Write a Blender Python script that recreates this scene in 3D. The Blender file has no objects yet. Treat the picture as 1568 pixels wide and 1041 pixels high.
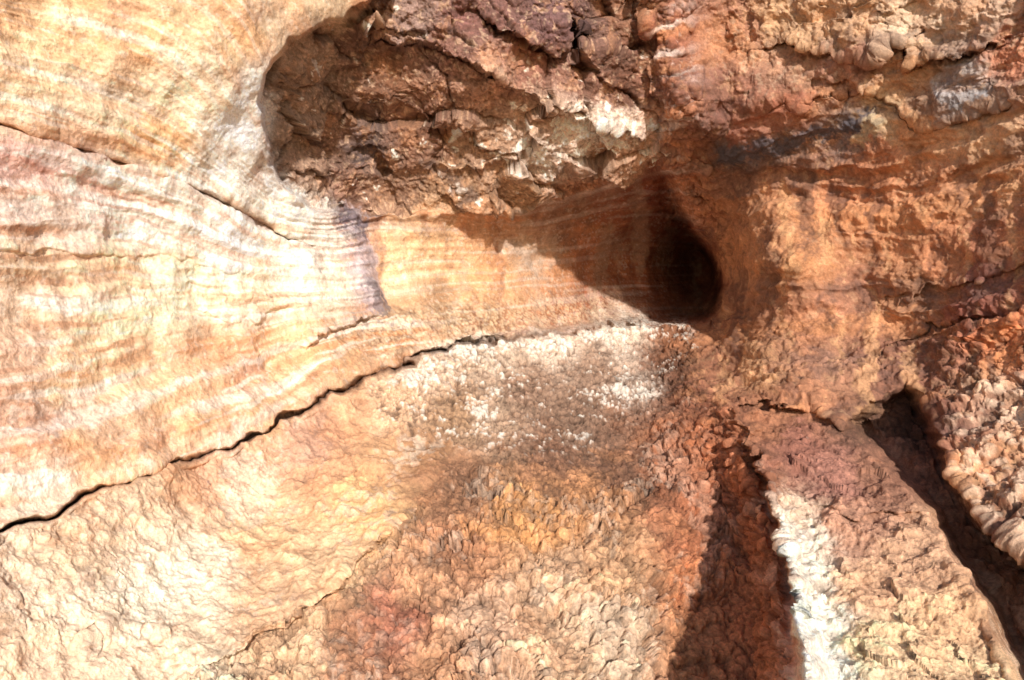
import bpy, math, numpy as np, time
T0=time.time()
F=np.float32
# ---------------------------------------------------------------- noise
def _h(ix,iy,iz,s):
    h=(ix*np.int32(374761393)+iy*np.int32(668265263)+iz*np.int32(1274126177)+np.int32((s*974711+77)%2147483647))
    h=(h^(h>>13)&np.int32(0x7ffff))*np.int32(1274126177)
    h=h^((h>>16)&np.int32(0xffff))
    h=h*np.int32(668265263); h=h^((h>>15)&np.int32(0x1ffff))
    return h
np.seterr(over='ignore')
def vn(x,y,z,s=0):
    fx=np.floor(x);fy=np.floor(y);fz=np.floor(z)
    ix=fx.astype(np.int32);iy=fy.astype(np.int32);iz=fz.astype(np.int32)
    u=x-fx;v=y-fy;w=z-fz
    def f(t): return t*t*t*(t*(t*6-15)+10)
    U=f(u);V=f(v);W=f(w)
    out=0
    for a in (0,1):
        for b in (0,1):
            for c in (0,1):
                h=_h(ix+np.int32(a),iy+np.int32(b),iz+np.int32(c),s)
                g=(((h&np.int32(1023)).astype(F)/F(511.5)-1)*(u-a)+(((h>>10)&np.int32(1023)).astype(F)/F(511.5)-1)*(v-b)+(((h>>20)&np.int32(1023)).astype(F)/F(511.5)-1)*(w-c))
                out=out+g*(U if a else 1-U)*(V if b else 1-V)*(W if c else 1-W)
    return (out*F(1.5)).astype(F)
def fbm(x,y,z,f,o=4,s=0,gain=.5):
    t=0;a=1.0
    for i in range(o):
        t=t+a*vn(x*F(f),y*F(f),z*F(f),s+i*7); f*=2.03;a*=gain
    return t
def worley(x,y,z,f,s=0,tilt=False):
    x=x*F(f);y=y*F(f);z=z*F(f)
    bx=np.floor(x-F(.5)).astype(np.int32);by=np.floor(y-F(.5)).astype(np.int32);bz=np.floor(z-F(.5)).astype(np.int32)
    F1=np.full(x.shape,9,F);F2=F1.copy();ID=np.zeros(x.shape,F);TL=np.zeros(x.shape,F)
    for a in (0,1):
        for b in (0,1):
            for c in (0,1):
                cx=bx+np.int32(a);cy=by+np.int32(b);cz=bz+np.int32(c)
                h=_h(cx,cy,cz,s)
                px=cx+F(.5)+((h&np.int32(1023)).astype(F)/F(1023)-F(.5))*F(.85)
                py=cy+F(.5)+(((h>>10)&np.int32(1023)).astype(F)/F(1023)-F(.5))*F(.85)
                pz=cz+F(.5)+(((h>>20)&np.int32(1023)).astype(F)/F(1023)-F(.5))*F(.85)
                dx=x-px;dy=y-py;dz=z-pz
                d=np.sqrt(dx*dx+dy*dy+dz*dz)
                m=d<F1
                F2=np.where(m,F1,np.minimum(F2,d));F1=np.where(m,d,F1)
                rid=((h>>5)&np.int32(4095)).astype(F)/F(4095)
                ID=np.where(m,rid,ID)
                if tilt:
                    gx=((h>>3)&np.int32(255)).astype(F)/F(127.5)-1
                    gz=((h>>12)&np.int32(255)).astype(F)/F(127.5)-1
                    TL=np.where(m,gx*dx+gz*dz,TL)
    return F1,F2,ID,TL
def ss(x,a,b):
    t=np.clip((x-a)/(b-a),0,1); return (t*t*(3-2*t)).astype(F)
def lerp(a,b,t): return a+(b-a)*t
# ------------------------------------------------- cavity grid in image pixel coordinates, depths set by hand
def axis(lo,a,b,hi,step,coarse):
    l=np.arange(lo,a,coarse);m=np.arange(a,b,step);r=np.arange(b,hi+coarse,coarse)
    return np.concatenate([l,m,r]).astype(F)
SX=axis(-520,-40,1610,2120,1.35,9);SY=axis(-300,-40,1085,1450,1.35,9)
X,Y=np.meshgrid(SX,SY)
H,Wd=X.shape
K=0.75/784
def at(a,x,y): return a[np.argmin(abs(SY-y)),np.argmin(abs(SX-x))]
def polydist(pts,X=X,Y=Y):
    best=np.full(X.shape,1e9,F);par=np.zeros(X.shape,F);sg=np.zeros(X.shape,F);L=0
    for (x0,y0),(x1,y1) in zip(pts[:-1],pts[1:]):
        dx,dy=x1-x0,y1-y0;l2=dx*dx+dy*dy;l=l2**.5
        t=np.clip(((X-x0)*dx+(Y-y0)*dy)/l2,0,1)
        d=np.hypot(X-x0-t*dx,Y-y0-t*dy)
        m=d<best
        best=np.where(m,d,best);par=np.where(m,L+t*l,par);sg=np.where(m,np.sign((X-x0)*dy-(Y-y0)*dx),sg);L+=l
    return best.astype(F),(par/L).astype(F),sg
def inside(pts,X,Y):
    c=np.zeros(X.shape,bool);n=len(pts)
    for i in range(n):
        x0,y0=pts[i];x1,y1=pts[(i+1)%n]
        if y0==y1: continue
        m=((Y<y0)!=(Y<y1))&(X<(x1-x0)*(Y-y0)/(y1-y0)+x0)
        c^=m
    return c
def sdf(pts,X,Y):
    d,_,_=polydist(list(pts)+[pts[0]],X,Y)
    return np.where(inside(pts,X,Y),d,-d)
def tps(P,X,Y,lam=0.0):
    P=np.array(P,float);n=len(P);q=P[:,:2]/500.
    def k(r2): return r2*np.log(r2+1e-9)
    r2=((q[:,None]-q[None])**2).sum(-1)
    A=np.zeros((n+3,n+3));A[:n,:n]=k(r2)+lam*np.eye(n);A[:n,n]=1;A[:n,n+1:]=q;A[n,:n]=1;A[n+1:,:n]=q.T
    b=np.zeros(n+3);b[:n]=P[:,2];w=np.linalg.solve(A,b)
    x=(X/500).astype(F);y=(Y/500).astype(F)
    o=(w[n]+w[n+1]*x+w[n+2]*y).astype(F)
    for i in range(n):
        o+=F(w[i])*k((x-F(q[i,0]))**2+(y-F(q[i,1]))**2).astype(F)
    return o
D=[(-500,-350,2.1),(-500,100,1.6),(-500,500,1.4),(-500,1000,1.3),(-500,1400,1.15),
(0,0,2.45),(0,250,2.4),(0,500,2.35),(0,800,2.1),(0,1041,1.8),(200,0,2.85),(200,250,2.95),(200,500,2.9),(200,750,2.6),(200,1000,2.1),
(380,50,3.2),(380,200,3.45),(400,400,3.8),(400,550,3.6),(400,750,3.1),(400,950,2.4),
(580,400,4.6),(580,500,4.4),(600,650,3.8),(600,800,2.95),(600,1000,2.3),
(600,0,3.9),(600,200,4.3),(600,320,4.65),(800,0,4.1),(800,200,4.6),(800,320,5.1),(950,100,4.5),(950,260,5.0),
(750,400,5.3),(900,400,6.1),(1000,400,6.6),(1080,400,6.5),(750,480,5.1),(900,480,5.8),
(750,600,4.4),(900,560,5.1),(1000,560,5.3),(900,680,3.9),
(750,750,3.2),(750,900,2.5),(750,1041,2.1),(950,800,3.0),(950,1000,2.3),(1080,850,2.85),(1080,1041,2.3),(1050,650,3.9),
(1150,400,4.8),(1150,250,4.7),(1150,50,4.4),(1040,0,4.4),(1040,150,4.5),(1230,330,4.5),(1300,50,4.0),(1320,250,4.25),(1320,450,4.15),
(1450,50,3.7),(1450,300,3.85),(1568,100,3.4),(1568,400,3.4),(1568,550,3.2),(2050,-300,3.0),(2050,100,2.8),(2050,500,2.4),(2050,900,1.8),(2050,1400,1.3),
(1150,550,4.4),(1300,570,3.9),(1200,650,3.5),(1250,750,2.9),(1300,900,2.35),(1300,1041,2.0),(1450,950,2.15),(1540,1041,1.9),(1400,800,2.6),(1540,680,2.9),
(0,-300,2.7),(600,-300,3.6),(1100,-300,3.9),(1600,-300,3.4),(0,1400,1.3),(700,1400,1.4),(1300,1400,1.3)]
d=tps(D,X,Y,0.0015)
def pos(d): return (X-784)*F(K)*d, d, -(Y-520.5)*F(K)*d
px,py,pz=pos(d)
w1=fbm(px,py,pz,1.6,3,1);w2=fbm(px,py,pz,1.6,3,31);w3=fbm(px,py,pz,7,3,51);w4=fbm(px,py,pz,7,3,71)
Xw=X+w1*14+w3*9;Yw=Y+w2*14+w4*9
Xs=X+w3*7;Ys=Y+w4*7
CEIL=[(640,-400),(600,-20),(520,25),(445,60),(402,110),(398,190),(412,255),(455,305),(500,325),(640,328),(800,325),(870,300),(940,285),(1010,262),(1030,230),(1012,150),(1005,60),(1012,-20),(1020,-400)]
TUBE=[(585,470),(540,330),(640,328),(800,325),(870,300),(940,285),(1010,258),(1028,262),(1038,285),(1047,315),(1062,345),(1080,370),(1096,392),(1106,415),(1110,440),(1106,465),(1097,482),(1085,491),(1060,494),(930,498),(800,514),(700,530)]
CREV=[(1290,655),(1330,615),(1390,590),(1430,640),(1460,730),(1500,790),(1568,850),(1800,960),(1800,1300),(1640,1150),(1560,1041),(1500,920),(1455,850),(1420,780),(1390,745),(1340,705)]
FLOOR=[(300,1030),(390,975),(480,920),(560,860),(620,790),(700,715),(760,700),(870,705),(980,640),(1030,600),(1060,560),(1110,610),(1150,690),(1190,780),(1210,870),(1225,1060),(1240,1500),(-100,1500)]
SLAB=[(1110,600),(1170,600),(1290,655),(1340,705),(1390,745),(1420,780),(1455,850),(1500,920),(1560,1041),(1720,1500),(1225,1500),(1225,1041),(1210,870),(1190,780),(1150,690)]
SHELF=[(560,600),(660,545),(700,530),(930,497),(1060,492),(1070,540),(1030,600),(980,640),(870,705),(760,700),(690,690),(600,650)]
sC=sdf(CEIL,Xs,Ys);sT=sdf(TUBE,Xs*.4+X*.6,Ys*.4+Y*.6);sV=sdf(CREV,Xs,Ys);sF=sdf(FLOOR,Xw,Yw);sS=sdf(SLAB,Xs,Ys);sH=sdf(SHELF,Xw,Yw)
mC=ss(sC,-3,7);mT=ss(sT,-3,5);mV=ss(sV,-6,22);mF=ss(sF,-15,15);mS=ss(sS,-8,8);mH=ss(sH,-14,14)
d=d+mC*0.30*(1-ss(X,480,720))
d=d+mC*0.15*np.exp(-((X-500)/130)**2-((Y-180)/120)**2)
d=d+ss(sT,-3,12)*(0.04+0.30*ss(X,640,950))
hole=ss(sT,-2,16)*ss(X,985,1100)
d=d+hole*1.2
CR=[(-520,850),(-100,812),(0,806),(90,785),(130,757),(200,735),(270,706),(330,690),(400,662),(440,643),(480,615),(540,590),(600,565),(645,545),(700,531),(800,515),(930,497),(1060,492),(1100,495)]
cd,cp,cs=polydist(CR,X+w3*8,Y+w4*9)
cw=2.6+3.2*vn(cp*50,cp*0,cp*0,5)+2.2*ss(X,380,560)
low=ss(-cs*cd,-1,5)
if at(low,200,1000)<.5: low=1-low
d=d-low*np.exp(-cd/130)*(0.05+0.25*ss(X,380,700))*(1-ss(X,1060,1110))
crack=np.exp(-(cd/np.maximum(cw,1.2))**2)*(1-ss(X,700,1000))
d=d+crack*0.16
C2=[(0,190),(60,212),(140,232),(230,262),(300,290),(335,308),(385,332),(440,366),(500,380)]
c2,p2,s2=polydist(C2,X+w3*6,Y+w4*6)
w2c=1.5+7*np.exp(-((X-375)/55)**2)+1.4*w3
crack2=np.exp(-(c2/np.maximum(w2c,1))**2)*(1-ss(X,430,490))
d=d+crack2*0.10
RG=[(1050,545),(1075,575),(1110,610),(1150,690),(1180,770),(1200,860),(1215,940),(1225,1041),(1240,1500)]
rd,rp,rs=polydist(RG,X+w3*14,Y+w4*14)
rsd=rs*rd
if at(rsd,1400,900)<0: rsd=-rsd
right=ss(rsd,-1,1)
rw=lerp(42,26,right)*(1+.3*w1)
ridge=np.exp(-(rd/rw)**2)*ss(Y,545,620)
d=d-ridge*(0.24+.08*ss(Y,700,950))*(1+.35*w2)
d=d+(1-right)*np.exp(-rd/130)*0.36*ss(Y,600,800)
d=d-mS*0.12*ss(Y,700,1000)
d=d+mV*0.42
RB=[(1012,-380),(1012,-20),(1022,90),(1055,180),(1045,250),(1052,310),(1090,365)]
bd,bp,bs=polydist(RB,X+w3*12,Y+w4*12)
rib=np.exp(-(bd/34)**2)
d=d-rib*0.18*(1-ss(Y,320,380))
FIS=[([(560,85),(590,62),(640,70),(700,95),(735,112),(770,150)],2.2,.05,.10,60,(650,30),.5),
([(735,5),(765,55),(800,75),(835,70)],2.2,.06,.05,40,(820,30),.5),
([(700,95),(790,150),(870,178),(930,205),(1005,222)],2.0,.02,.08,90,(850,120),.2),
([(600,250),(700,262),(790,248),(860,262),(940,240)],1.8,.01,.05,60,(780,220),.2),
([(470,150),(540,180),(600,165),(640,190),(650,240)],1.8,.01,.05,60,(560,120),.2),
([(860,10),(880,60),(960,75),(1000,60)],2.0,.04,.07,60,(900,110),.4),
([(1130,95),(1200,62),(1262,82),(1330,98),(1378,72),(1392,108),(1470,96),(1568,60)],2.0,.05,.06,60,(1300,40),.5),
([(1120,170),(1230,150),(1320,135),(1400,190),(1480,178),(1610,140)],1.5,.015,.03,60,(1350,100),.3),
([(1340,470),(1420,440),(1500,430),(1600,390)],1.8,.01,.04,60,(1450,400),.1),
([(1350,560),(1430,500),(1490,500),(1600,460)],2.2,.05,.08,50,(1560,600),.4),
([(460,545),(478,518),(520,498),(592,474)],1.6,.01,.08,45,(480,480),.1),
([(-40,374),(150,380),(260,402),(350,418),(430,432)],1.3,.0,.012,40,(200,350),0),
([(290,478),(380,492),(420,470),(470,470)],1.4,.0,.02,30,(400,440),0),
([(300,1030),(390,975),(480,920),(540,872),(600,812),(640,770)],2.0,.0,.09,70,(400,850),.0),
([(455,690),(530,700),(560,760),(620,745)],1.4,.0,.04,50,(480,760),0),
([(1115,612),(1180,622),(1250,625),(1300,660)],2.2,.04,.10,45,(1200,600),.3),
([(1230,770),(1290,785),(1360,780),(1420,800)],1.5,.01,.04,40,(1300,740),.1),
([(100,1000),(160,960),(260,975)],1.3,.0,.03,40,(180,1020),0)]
fisall=np.zeros_like(d)
for pts,wd,gd,st,fo,ref,gap_shade in FIS:  # last value: how much crevice shade is painted into the colour
    fd,fp,fs=polydist(pts,X+w3*14+w1*8,Y+w4*14+w2*8)
    sd_=fs*fd
    sgn=1 if at(sd_,*ref)>0 else -1
    endf=np.clip(np.minimum(fp,1-fp)/.2,0,1)
    side=ss(sd_*sgn,-1.5,1.5)
    d=d-side*np.exp(-fd/fo)*st*endf
    g=np.exp(-(fd/(wd*(1+.5*w3)))**2)*endf
    d=d+g*gd; fisall=np.maximum(fisall,g*gap_shade)
d=d*(1+0.018*w1+.010*w2*ss(X,1120,1200)*(1-mS))
px,py,pz=pos(d.astype(F));px=px.astype(F);py=py.astype(F);pz=pz.astype(F)
def normals(px,py,pz):
    def g(a,ax): return np.gradient(a,axis=ax)
    ax_,ay_,az_=g(px,1),g(py,1),g(pz,1);bx,by,bz=g(px,0),g(py,0),g(pz,0)
    nx=ay_*bz-az_*by;ny=az_*bx-ax_*bz;nz=ax_*by-ay_*bx
    l=np.sqrt(nx*nx+ny*ny+nz*nz)+1e-12;nx/=l;ny/=l;nz/=l
    s=np.where(nx*px+ny*py+nz*pz>0,-1,1)
    return nx*s,ny*s,nz*s
def blur(a,n=3):
    for _ in range(n):
        b=a.copy();b[1:-1]=(a[:-2]+a[1:-1]*2+a[2:])/4;a=b
        b=a.copy();b[:,1:-1]=(a[:,:-2]+a[:,1:-1]*2+a[:,2:])/4;a=b
    return a
nx,ny,nz=normals(blur(px,8),blur(py,8),blur(pz,8))
pl=np.sqrt(px*px+py*py+pz*pz);facing=-(nx*px+ny*py+nz*pz)/pl
FL=[]
def line(S,pts):
    for p in pts: FL.append((p[0],p[1],S))
line(-2,[(-500,-300),(0,-160),(300,-120),(600,-100),(900,-60)])
line(-1,[(-500,-150),(0,-20),(150,10),(280,60),(360,150),(410,240)])
line(0,[(-500,-40),(0,80),(150,130),(300,210),(400,300),(500,330),(800,325),(1010,270)])
line(1,[(-500,120),(0,195),(100,220),(230,265),(330,305),(440,366),(580,365),(800,365),(1080,350)])
line(2,[(-500,340),(0,375),(150,378),(260,400),(350,415),(430,425),(580,430),(800,412),(1100,395)])
line(3,[(-500,600),(0,580),(150,555),(300,520),(400,500),(470,480),(590,468),(800,452),(1100,440)])
line(4,[(-500,850),(0,806),(270,706),(480,615),(660,540),(930,497),(1060,492)])
line(5,[(-500,1100),(0,1020),(300,930),(500,790),(700,650),(900,570)])
S=tps(FL,X,Y,0.01)
SR=tps([(1110,0,-1),(1300,-20,-1),(1568,-40,-1),(1100,225,0),(1200,212,0),(1340,180,0),(1568,140,0),(2000,50,0),(1130,330,1),(1300,320,1),(1568,260,1),(2000,200,1),(1120,450,2),(1300,430,2),(1450,440,2),(1568,380,2),(1090,560,3),(1300,570,3),(1500,570,3),(1568,520,3)],X,Y,0.01)
z0=np.zeros_like(px)
left=(1-mC)*(1-mF)*(1-ss(X,1000,1100))
leftflow=left*(1-low)*(1-mH)
lowl=left*low*(1-mH)
rightw=(1-mC)*(1-mF)*(1-mS)*(1-mV)*ss(X,1030,1110)*(1-hole)*(1-ss(Y,640,700)*(1-ss(X,1380,1440)))
rightw=rightw*(1-mT)
pop=np.exp(-(((Y-(505-0.10*(X-600)))/34)**2))*ss(X,470,600)*(1-ss(X,900,1000))*(1-low)
knob=np.clip(rib*1.0+ss(X,1420,1500)*ss(Y,400,520)*(1-mV)*(1-mS)+0.7*np.exp(-((X-1200)/200)**2-((Y-560)/60)**2)*(1-mS)+0.45*mV+ridge*.6+.5*ss(X,1350,1500)*ss(Y,430,520)*(1-mV)*(1-mS),0,1)
A=fbm(px,py,pz,3.0,6,100,.5)
B=fbm(px,py,pz,14,4,140,.55)
Cn=fbm(px,py,pz,45,3,170,.65)
m2=vn(px*6,py*6,pz*6,420);m3=vn(px*15,py*15,pz*15,421);m4=vn(px*3.1,py*3.1,pz*3.1,423);m5=fbm(px,py,pz,30,3,425,.6)
u=X*F(1/300.)
Sw=S+0.07*w1+0.03*w3
rip=1-np.abs(vn(Sw*3.2,u,z0,200))*2.6
rip2=1-np.abs(vn(Sw*7,u*1.6,z0+3,201))*2.6
rip3=vn(Sw*17,u*2.5,z0+5,202)
calm=(1-.75*np.exp(-((X-350)/75)**2-((Y-190)/110)**2))*(1-.35*(1-ss(Y,120,300))*(1-ss(X,400,500)))
ra=(.3+.7*ss(m4+.5*w1,-.45,.35))*calm
SRw=SR+.1*w1+.06*w3
rr=1-np.abs(vn(SRw*3,u,z0,210))*2.4
rr2=1-np.abs(vn(SRw*8,u*2.0,z0,211))*2.4
warpx=px+.03*w3;warpz=pz+.03*w4
ca=px*.82-pz*.57;cb=px*.57+pz*.82
f1,f2,id1,tl1=worley(ca*.55+.08*w1+.03*w3,py*.8,cb*1.25+.05*w4,3.0,300,True)
g1,g2,id2,tl2=worley(warpx+.02*B,py,warpz,8.5,310,True)
k1,k2,id3,tl3=worley(warpx+.012*B,py,warpz+.01*Cn,17,320,True)
q1,q2,id4,tl4=worley(px+.004*Cn,py,pz,38,330,True)
kn=np.clip(1-(k1/.75)**2,-.3,1); qn=np.clip(1-(q1/.75)**2,-.3,1); gn=np.clip(1-(g1/.8)**2,-.3,1)
edge1=ss(f2-f1,0,.09);edge2=ss(g2-g1,0,.12);edge3=ss(k2-k1,0,.22);edge4=ss(q2-q1,0,.25)
WP=np.exp(-((X-915-(Y-200)*.9)/75)**2-((Y-205)/38)**2)+.8*np.exp(-((X-850)/90)**2-((Y-240)/16)**2)+.4*np.exp(-((X-760)/110)**2-((Y-215)/45)**2)
h=A*0.028+B*0.004+Cn*(0.0008+.0016*(mF+mC+mH+knob+mS))
h=h+leftflow*(1-pop*.8)*(rip*.012*calm+rip2*.006*ra+rip3*.0022*ra)*ss(X,-200,50)*(1-.6*mT)
h=h+lowl*(gn*.010*ss(A,-.4,.3)+tl2*.010*ss(m4,-.2,.3)+B*.009+tl3*.003*ss(m2,-.1,.4)+Cn*.002)
h=h+rightw*(rr*.024+rr2*.010+B*.007+A*.015+tl2*.006*ss(m2,-.1,.5)+tl3*.003+qn*.003*ss(Y,400,540)+Cn*.0018)
sm=ss(m4+.5*m2,-.15,.35)
h=h+mC*(tl1*.14*(1-.6*np.clip(WP,0,1))+(id1-.5)*.05*(1-.6*np.clip(WP,0,1))+sm*(tl2*.028+(id2-.5)*.010-(1-edge2)*.005)-(1-edge1)*.012+tl3*.008*(.3+sm)+A*.01+B*.010+tl4*.003+Cn*.003)
upr=ss(X,1070,1140)*(1-ss(Y,110,200))*(1-mC)
h=h+upr*(tl1*.06+tl2*.025*sm+(id2-.5)*.008-(1-edge2)*.004+tl3*.006)
kf=ss(facing,.12,.5)
h=h+(knob*kf*(kn*.024+gn*.020+tl3*.010+qn*.005-(1-edge3)*.010)+pop*(kn*.009+qn*.009))*(0.7+.6*A)
h=h+mH*(kn*.020+qn*.014-(1-edge3)*.008)+ mH*gn*.01
scree=mF*(1-.6*np.exp(-((X-560)/90)**2-((Y-980)/60)**2))*(.7+.7*ss(m4,-.3,.3))
farf=1-.45*ss(d,2.8,4.0)
h=h+scree*farf*((id2*.6+.1)*gn*.030+tl2*.036+(id3*.9+.2)*edge3*.016+kn*.006+tl3*.022-(1-edge3)*.007+tl4*.006+qn*.004*id4+Cn*.0015)
h=h+mS*(tl2*.024+tl3*.006+B*.012+(1-np.abs(m2)*2)*.006+Cn*.001)+mV*kf*(gn*.03+kn*.015)
fade=(1-0.5*ss(d,4.5,6.5)*mT)*ss(facing,.03,.35)
h=(h*fade).astype(F)
qx=px+nx*h;qy=py+ny*h;qz=pz+nz*h
print('geo',time.time()-T0,X.shape)
# ---------------------------------------------------------------- mineral colours, with some light and shade baked in
CP="""0 0 215 165 118;100 60 235 195 148;200 30 225 175 122;300 20 228 187 140;400 20 220 185 148;500 10 205 172 135;50 130 240 200 156;180 150 238 206 168;300 130 240 213 178;360 60 225 185 138;370 180 243 236 224;340 240 240 232 216;250 210 235 187 134;60 180 234 200 165;
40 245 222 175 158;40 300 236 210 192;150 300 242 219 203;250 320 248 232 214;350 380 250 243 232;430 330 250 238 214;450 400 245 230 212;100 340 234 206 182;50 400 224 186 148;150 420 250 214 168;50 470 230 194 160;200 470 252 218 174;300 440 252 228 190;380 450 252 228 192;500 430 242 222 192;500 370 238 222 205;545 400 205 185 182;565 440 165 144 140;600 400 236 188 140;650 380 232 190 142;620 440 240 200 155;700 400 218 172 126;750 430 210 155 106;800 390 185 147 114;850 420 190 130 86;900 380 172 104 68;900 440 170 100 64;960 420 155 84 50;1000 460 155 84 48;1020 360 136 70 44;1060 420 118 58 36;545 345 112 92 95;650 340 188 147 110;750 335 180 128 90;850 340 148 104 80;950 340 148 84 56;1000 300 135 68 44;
20 540 218 176 144;100 560 236 194 150;200 560 248 204 158;350 560 220 172 132;430 540 235 190 143;380 570 200 156 126;40 640 204 160 132;60 740 242 210 182;150 680 228 180 136;250 640 230 184 138;400 620 210 164 118;-300 300 220 170 130;-300 700 215 165 125;-300 1100 215 170 130;
520 530 190 146 106;600 510 145 110 80;700 480 155 120 86;750 500 165 126 90;850 480 168 110 74;640 470 188 150 112;
650 575 225 190 160;750 545 212 184 158;850 522 228 202 178;950 510 230 204 180;800 600 156 122 98;900 570 162 128 104;960 600 178 152 132;880 650 140 108 86;960 640 140 104 80;740 630 185 152 124;600 610 228 183 144;700 640 172 134 100;1040 520 165 108 72;1040 560 120 78 56;
0 900 228 187 150;100 850 238 203 166;200 800 240 203 166;300 880 250 228 198;250 930 250 228 198;100 1000 238 203 168;300 980 246 216 180;400 800 240 194 146;350 720 232 180 142;500 720 220 164 120;480 680 198 150 122;550 770 236 184 126;590 700 206 156 112;500 850 242 199 152;650 700 168 122 84;
700 750 160 114 82;850 700 136 96 72;950 720 136 96 72;700 850 198 138 98;800 800 220 156 96;900 780 206 144 94;850 900 222 176 136;650 900 214 158 116;750 950 226 180 144;600 960 188 122 92;540 1000 188 132 96;450 1000 226 184 142;400 960 224 178 136;900 980 230 189 150;700 1030 208 154 114;930 880 216 166 122;1080 900 195 124 78;1050 800 170 106 72;1050 700 142 90 62;1100 760 135 84 64;1100 620 148 94 68;1100 1000 200 134 86;
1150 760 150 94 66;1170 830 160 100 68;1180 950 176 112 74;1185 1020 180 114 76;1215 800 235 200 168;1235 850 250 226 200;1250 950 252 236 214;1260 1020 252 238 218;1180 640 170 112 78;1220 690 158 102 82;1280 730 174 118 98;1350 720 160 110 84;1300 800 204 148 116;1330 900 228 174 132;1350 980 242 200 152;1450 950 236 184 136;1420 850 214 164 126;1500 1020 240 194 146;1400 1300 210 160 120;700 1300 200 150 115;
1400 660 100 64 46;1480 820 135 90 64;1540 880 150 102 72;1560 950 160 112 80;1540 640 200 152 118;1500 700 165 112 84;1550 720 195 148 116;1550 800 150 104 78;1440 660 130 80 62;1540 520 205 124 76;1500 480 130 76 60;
450 130 140 110 86;480 60 170 142 118;440 220 138 108 84;550 60 115 85 70;600 130 124 84 60;650 30 150 120 108;700 60 125 86 72;520 220 126 92 70;560 240 100 82 78;650 200 126 88 68;750 130 165 122 98;720 30 120 80 72;820 100 136 90 72;850 40 108 76 72;900 60 114 82 70;900 130 128 88 70;950 120 108 70 52;980 60 112 74 58;960 20 148 102 74;900 190 228 204 184;960 205 218 190 170;830 200 175 140 114;750 230 164 128 102;830 240 210 188 170;950 240 175 136 108;700 280 146 112 84;600 290 136 102 80;550 290 142 104 84;800 290 152 115 84;880 300 145 98 70;450 280 152 118 95;700 -300 120 85 65;
1030 50 146 90 68;1040 150 128 82 64;1050 230 140 94 72;1080 150 122 80 66;1060 300 172 114 82;1120 50 165 114 88;1200 40 198 154 114;1300 30 196 152 114;1400 50 220 188 156;1500 30 210 172 142;1550 80 192 122 88;1200 120 168 122 94;1300 110 160 112 88;1400 110 178 132 94;1480 140 168 152 142;1160 170 158 104 80;1200 160 158 102 78;1300 200 112 96 92;1200 215 112 90 80;1130 230 98 82 76;1340 180 200 162 122;1400 200 198 144 100;1500 200 202 154 112;1130 300 168 116 80;1200 280 184 126 86;1300 300 194 128 86;1400 280 190 128 88;1500 290 186 134 98;1350 240 184 120 82;1150 400 182 128 88;1250 400 174 118 78;1350 370 190 128 86;1450 380 186 122 82;1540 380 170 108 76;1300 450 160 108 80;1400 460 178 124 86;1500 430 134 86 72;1250 500 162 108 76;1130 500 152 102 70;1180 560 170 120 86;1280 560 162 114 86;1350 560 138 92 70;1430 560 132 86 66;1320 640 115 80 62;1240 620 172 116 82;1900 200 180 125 85;1900 700 170 120 85;1300 -300 180 135 100;200 -300 210 165 120"""
CP=np.array([[float(v) for v in p.split()] for p in CP.replace('\n','').split(';')])
def s2l(c):
    c=c/255.;return np.where(c<.04045,c/12.92,((c+.055)/1.055)**2.4)
cl=s2l(CP[:,2:5])
Wt=np.zeros(X.shape,F);col=np.zeros(X.shape+(3,),F)
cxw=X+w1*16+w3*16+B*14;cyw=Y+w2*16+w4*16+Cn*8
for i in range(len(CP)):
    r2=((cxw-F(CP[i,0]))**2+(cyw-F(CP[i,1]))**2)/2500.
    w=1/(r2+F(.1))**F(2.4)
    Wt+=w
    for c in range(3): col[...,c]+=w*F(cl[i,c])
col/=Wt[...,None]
def tint(mask,rgb,amt=1.0):
    t=(np.clip(mask,0,1)*amt)[...,None]
    return col*(1-t)+np.array(s2l(np.array(rgb,float)),F)*t
cfl=leftflow
n1=vn(Sw*6,u*1.2,z0+9,400);n2=vn(Sw*14,u*2,z0+4,401);n3=vn(Sw*27,u*4,z0+4,402)
tf=(1-.55*mT)*(.5+.5*calm)
col=tint(cfl*ss(n1+.12*m3,.10,.35)*tf,(212,138,80),.45)
col=tint(cfl*ss(-n1+.12*m3,.15,.4)*tf,(248,238,228),.42)
col=tint(cfl*ss(n2+.15*m5,.20,.42)*ra*tf,(172,106,68),.48)
col=tint(cfl*ss(-n2+.3*n3+.15*m3,.25,.5)*calm*(1-.85*mT),(252,244,232),.35)
col=tint(cfl*ss(-n3+.2*m5,.22,.45)*ss(B,-.2,.3)*tf,(184,122,86),.28)
col=tint(cfl*ss(vn(px*3,py*3,pz*5,410)+.3*m3,.15,.45)*(1-ss(X,450,600)),(210,174,154),.28)
col=tint(cfl*ss(m5+.5*m3,.35,.7),(200,146,104),.26)
col=tint(cfl*ss(-m5-.5*m2,.3,.65),(250,238,222),.22)
vt=vn(X*F(1/30.)+.4*w3,Sw*.35,z0,440)
col=tint(mT*ss(vt+.2*m3,.08,.4),(136,78,50),.45)
col=tint(mT*ss(-vt+.2*m3,.15,.45),(188,160,134),.36)
rv=vn(SRw*2.2,u*.9,z0,430);rv2=vn(SRw*.8,X*F(1/26.)+.7*w3,z0,431)
col=tint(rightw*ss(rv+.3*m3,.1,.4),(200,134,82),.45)
col=tint(rightw*ss(-rv+.3*m3,.15,.4),(112,84,74),.5)
col=tint(rightw*ss(rv2+.2*m5,.1,.4)*ss(Y,200,300),(104,70,56),.62)
col=tint(rightw*ss(-rv2+.2*m5,.15,.45)*ss(Y,200,300),(218,164,112),.45)
col=tint(rightw*ss(m3+m5*.6,.35,.65),(104,74,64),.25)
col=tint(rightw*ss(-m3+m5*.6,.4,.65),(224,178,132),.2)
col=tint((mC+mF*.7+mH*.5+upr+knob*.6)*ss(m2+.5*m5,.15,.4),(188,132,88),.32)
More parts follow.
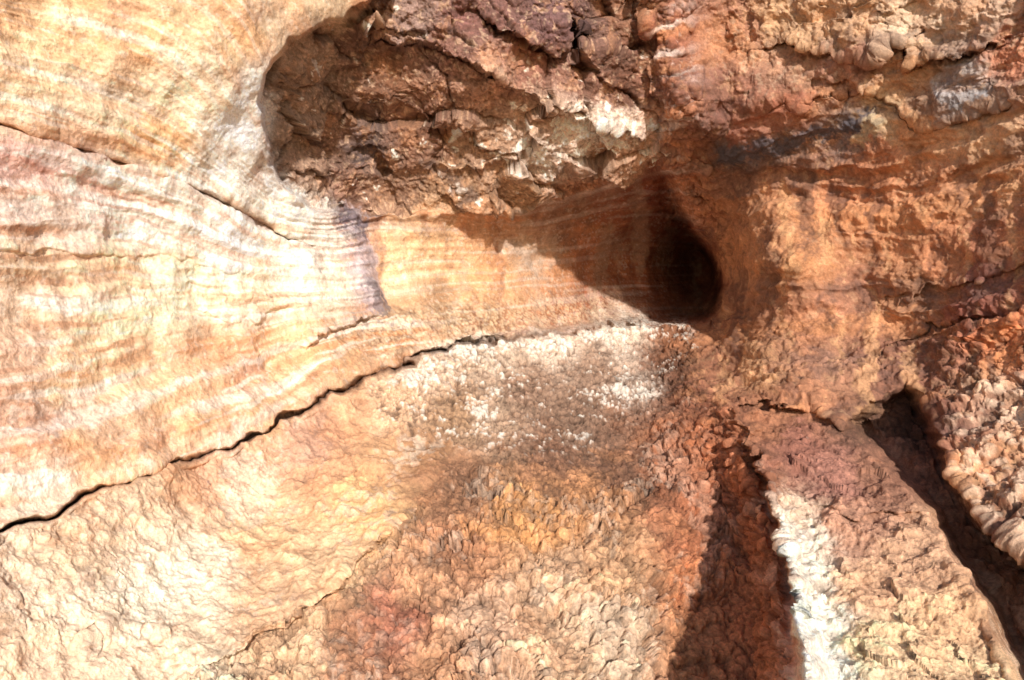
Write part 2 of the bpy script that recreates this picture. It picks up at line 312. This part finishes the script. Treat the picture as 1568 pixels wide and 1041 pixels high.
col=tint((mC+mF*.5+upr+lowl*.3)*ss(-m2+.3*m3+.4*m5,.15,.4),(104,76,64),.36)
col=tint((lowl+mF*.6)*ss(m4+.4*m3+.4*m5,.15,.5),(244,226,202),.4)
col=tint((lowl+mF*.6)*ss(-m4+.4*m2+.4*m5,.15,.5),(208,144,96),.42)
col=tint(lowl*ss(m3+m5,.4,.7),(186,130,94),.35)
col=tint((mC+upr)*ss(m5+m3*.6,.3,.55),(214,178,146),.36)
var=(mF+mV*.5+mC*.25+knob*.5+lowl*.06+rightw*.1)*1.0
sv=((id3-.5)*.45+(id2-.5)*.45+(id4-.5)*.25)
col*=np.exp(var*sv*.85)[...,None]
col=tint(mF*(1-edge3)*.5+mF*(1-edge4)*.15,(112,72,48),.5)  # gaps between floor stones darkened in the colour, as shade
nearlip=np.exp(-(cd/24)**2)*ss(X,540,640)
hw=np.clip(nearlip+.9*np.exp(-((X-745)/20)**2-((Y-630)/26)**2)+.9*np.exp(-((X-965)/55)**2-((Y-603)/13)**2)+.7*np.exp(-((X-630)/60)**2-((Y-585)/20)**2),0,1)
crust=mH*ss(kn*.6+qn*.9+m2*.7+m3*.5+m5*.5+.8*hw,1.22,1.6)
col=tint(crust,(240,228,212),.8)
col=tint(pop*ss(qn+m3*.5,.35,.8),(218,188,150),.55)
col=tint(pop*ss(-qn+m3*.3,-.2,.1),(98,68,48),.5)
col=tint(mH*ss(-(kn+qn)*.5,-.55,.0)*(1-.4*hw),(98,70,52),.8)  # shelf hollows between nodules: shade painted into the colour
sunk=knob*ss(kn+gn*.5+m3*.4+m2*.5,.75,1.1)
col=tint(sunk*ss(X,1430,1500)*ss(Y,560,620),(236,202,170),.5)
wpm=mC*ss(WP+m3*.5+m2*.5+tl2*.9+m5*.3,.66,.8)
col=tint(wpm,(238,222,206),.8)
br=np.exp(-((-sC-14)/22)**2)*ss(Y,60,130)*(1-ss(Y,300,360))*(X<520)
col=tint(br*ss(m3+m2+.5,.0,.6),(248,244,236),.8)
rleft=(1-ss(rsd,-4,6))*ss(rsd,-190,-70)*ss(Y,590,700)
col=tint(rleft*(.9+.4*m2),(172,98,56),.75)  # warm tint painted in against blue skylight on the ridge's shaded side
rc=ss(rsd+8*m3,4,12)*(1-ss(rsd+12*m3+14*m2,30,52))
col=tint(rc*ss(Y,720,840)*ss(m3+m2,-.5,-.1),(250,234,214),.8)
def stroke(pts,w,rgb,amt,k=.6):
    global col
    dd,_,_=polydist(pts,X+w3*12+B*8,Y+w4*12+Cn*6)
    ww=w*(1+k*m2+.5*m3+.5*m5)
    col=tint(1-ss(dd,ww*.6,ww*1.1),rgb,amt)
stroke([(548,330),(545,360),(560,400),(570,460)],17,(182,166,170),.6)
stroke([(525,335),(560,345)],12,(88,78,88),.7)
stroke([(560,435),(585,470)],9,(98,86,88),.6)
stroke([(1112,232),(1180,222),(1260,206),(1335,182)],14,(78,74,82),.8)
stroke([(1120,205),(1200,160),(1240,150)],12,(160,92,68),.4)
stroke([(1440,135),(1470,160),(1500,150)],11,(172,168,168),.6)
stroke([(1320,215),(1345,185)],12,(196,170,130),.6)
stroke([(590,930),(630,955),(570,990)],24,(180,110,84),.3)
stroke([(720,820),(850,830),(900,800)],16,(232,160,92),.4)
stroke([(820,420),(800,380),(770,375)],9,(190,168,150),.5)
stroke([(10,236),(90,262),(160,285)],6,(196,130,112),.4)
stroke([(650,250),(720,300),(700,320)],9,(100,84,80),.5)
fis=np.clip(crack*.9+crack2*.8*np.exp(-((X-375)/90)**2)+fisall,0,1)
col=tint(fis,(72,46,34),.85)  # crevice shade of cracks and fissures, painted into the colour
col=tint(np.clip(np.exp(-(c2/6)**2)*(X<430),0,1)*ss(n3+.3,-.2,.4),(150,96,72),.55)
col=tint(mC*(1-edge1)*.4,(66,46,38),.6)  # slab edges on the ceiling get painted crevice shade
lum=(col@np.array([.3,.59,.11],F))[...,None]
col=lum+(col-lum)*.93
gain=1+0*X
gain=gain+.08*leftflow*(1-mT)+.06*mT*(1-ss(X,700,850))-.08*lowl-.07*mF+.06*mF*ss(Y,760,950)-.06*mS*(1-ss(Y,760,900))+.08*rightw+.24*mC-.12*mT*ss(X,800,950)  # regional brightness baked into the colour to make up for the lighting
gain=gain+.35*rleft  # shaded strip beside the ridge brightened in the colour
fine=np.clip(mF+mC+mH+knob+mS*.6,0,1)
val=1+.22*B+(.22+.2*fine)*Cn+.16*w3
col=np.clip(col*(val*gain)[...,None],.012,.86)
rough=np.clip(.88-.42*mC*ss(m2+m4,-.1,.4)-.2*mH-.1*leftflow,.35,1)
print('col',time.time()-T0)
# ---------------------------------------------------------------- material
def rockmat(name,b1,b2,scale,lo,hi):
    m=bpy.data.materials.new(name);m.use_nodes=True;nt=m.node_tree;N=nt.nodes;L=nt.links
    bs=N['Principled BSDF']
    at_=N.new('ShaderNodeAttribute');at_.attribute_name='mineral_light'
    ar=N.new('ShaderNodeAttribute');ar.attribute_name='rough'
    tc=N.new('ShaderNodeTexCoord')
    n1=N.new('ShaderNodeTexNoise');n1.inputs['Scale'].default_value=scale;n1.inputs['Detail'].default_value=5;n1.inputs['Roughness'].default_value=.75
    n2=N.new('ShaderNodeTexNoise');n2.inputs['Scale'].default_value=scale*2;n2.inputs['Detail'].default_value=4;n2.inputs['Roughness'].default_value=.8
    for n in (n1,n2): L.new(tc.outputs['Object'],n.inputs['Vector'])
    mr=N.new('ShaderNodeMapRange');mr.inputs['From Min'].default_value=.3;mr.inputs['From Max'].default_value=.7;mr.inputs['To Min'].default_value=lo;mr.inputs['To Max'].default_value=hi
    L.new(n2.outputs['Fac'],mr.inputs['Value'])
    mx=N.new('ShaderNodeVectorMath');mx.operation='SCALE'
    L.new(at_.outputs['Color'],mx.inputs[0]);L.new(mr.outputs['Result'],mx.inputs['Scale'])
    L.new(mx.outputs[0],bs.inputs['Base Color'])
    L.new(ar.outputs['Fac'],bs.inputs['Roughness'])
    bs.inputs['Specular IOR Level'].default_value=.35
    ba=N.new('ShaderNodeBump');ba.inputs['Strength'].default_value=b1;ba.inputs['Distance'].default_value=b2
    L.new(n1.outputs['Fac'],ba.inputs['Height']);L.new(ba.outputs['Normal'],bs.inputs['Normal'])
    return m
mats={'a':rockmat('lava_lining_rock',.9,.010,42,.70,1.26),'d':rockmat('stained_lava_rock',.9,.011,40,.70,1.26),'b':rockmat('fractured_basalt',1,.016,38,.64,1.32),'c':rockmat('rubble_rock',1,.016,44,.62,1.34)}
reg=np.zeros(X.shape,np.int8)
reg[low>.5]=1
reg[(X>1108)&(Y<600)]=2
sTr=sdf(TUBE,X,Y)
reg[(X>1000)&(Y<=620)&(sTr<0)]=2
reg[(X>1380)]=2
reg[(low>.5)&(X<1090)&(Y>400)&(reg==2)]=1
reg[sC>0]=3
reg[sH>0]=4
reg[sF>0]=5
reg[sS>0]=6
reg[sV>0]=7
names={0:('lava_tube_wall','a'),1:('lower_cave_wall','a'),2:('side_cave_wall','d'),3:('cave_ceiling','b'),4:('rock_shelf','c'),5:('cave_floor','c'),6:('rock_ledge','b'),7:('rock_crevice','c')}
freg=reg[:-1,:-1]
idx=np.arange(H*Wd,dtype=np.int32).reshape(H,Wd)
quads=np.stack([idx[:-1,:-1],idx[1:,:-1],idx[1:,1:],idx[:-1,1:]],-1)
V=np.stack([qx,qy,qz],-1).reshape(-1,3).astype(F)
Cc=np.concatenate([col.reshape(-1,3),np.ones((H*Wd,1))],1).astype(F);R=rough.reshape(-1).astype(F)
for r,(nm,mk) in names.items():
    q=quads[freg==r]
    if len(q)==0: continue
    used,inv=np.unique(q.reshape(-1),return_inverse=True)
    me=bpy.data.meshes.new(nm);n=len(q)
    me.vertices.add(len(used));me.vertices.foreach_set('co',V[used].ravel())
    me.loops.add(n*4);me.loops.foreach_set('vertex_index',inv.astype(np.int32).ravel())
    me.polygons.add(n);me.polygons.foreach_set('loop_start',np.arange(0,n*4,4,dtype=np.int32))
    me.polygons.foreach_set('loop_total',np.full(n,4,np.int32))
    me.polygons.foreach_set('use_smooth',np.ones(n,bool))
    me.update(calc_edges=True)
    a=me.attributes.new('mineral_light','FLOAT_COLOR','POINT');a.data.foreach_set('color',Cc[used].ravel())
    a=me.attributes.new('rough','FLOAT','POINT');a.data.foreach_set('value',R[used])
    me.materials.append(mats[mk])
    ob=bpy.data.objects.new(nm,me);bpy.context.scene.collection.objects.link(ob)
# ---------------------------------------------------------------- light
sc=bpy.context.scene
sd=np.array([0.22,-0.86,0.41]);sd/=np.linalg.norm(sd)
from mathutils import Vector
sun=bpy.data.lights.new('sun','SUN');sun.energy=5;sun.angle=math.radians(1.5);sun.color=(1,.96,.90)
so=bpy.data.objects.new('sun',sun);so.rotation_euler=Vector(sd).to_track_quat('Z','Y').to_euler();so.location=(3,-3,5);sc.collection.objects.link(so)
w=bpy.data.worlds.new('World');sc.world=w;w.use_nodes=True;nt=w.node_tree
sk=nt.nodes.new('ShaderNodeTexSky');sk.sky_type='NISHITA';sk.sun_disc=False
sk.sun_elevation=math.asin(sd[2]);sk.sun_rotation=math.atan2(sd[0],sd[1])
bg=nt.nodes['Background'];bg.inputs['Strength'].default_value=.15
nt.links.new(sk.outputs['Color'],bg.inputs['Color'])
cam=bpy.data.cameras.new('camera');cam.lens=24;cam.sensor_width=36;cam.clip_end=200;cam.clip_start=.02
co=bpy.data.objects.new('camera',cam);co.rotation_euler=(math.radians(90),0,0);sc.collection.objects.link(co);sc.camera=co
sc.view_settings.view_transform='Standard';sc.view_settings.look='None';sc.view_settings.exposure=0
print('done',time.time()-T0)
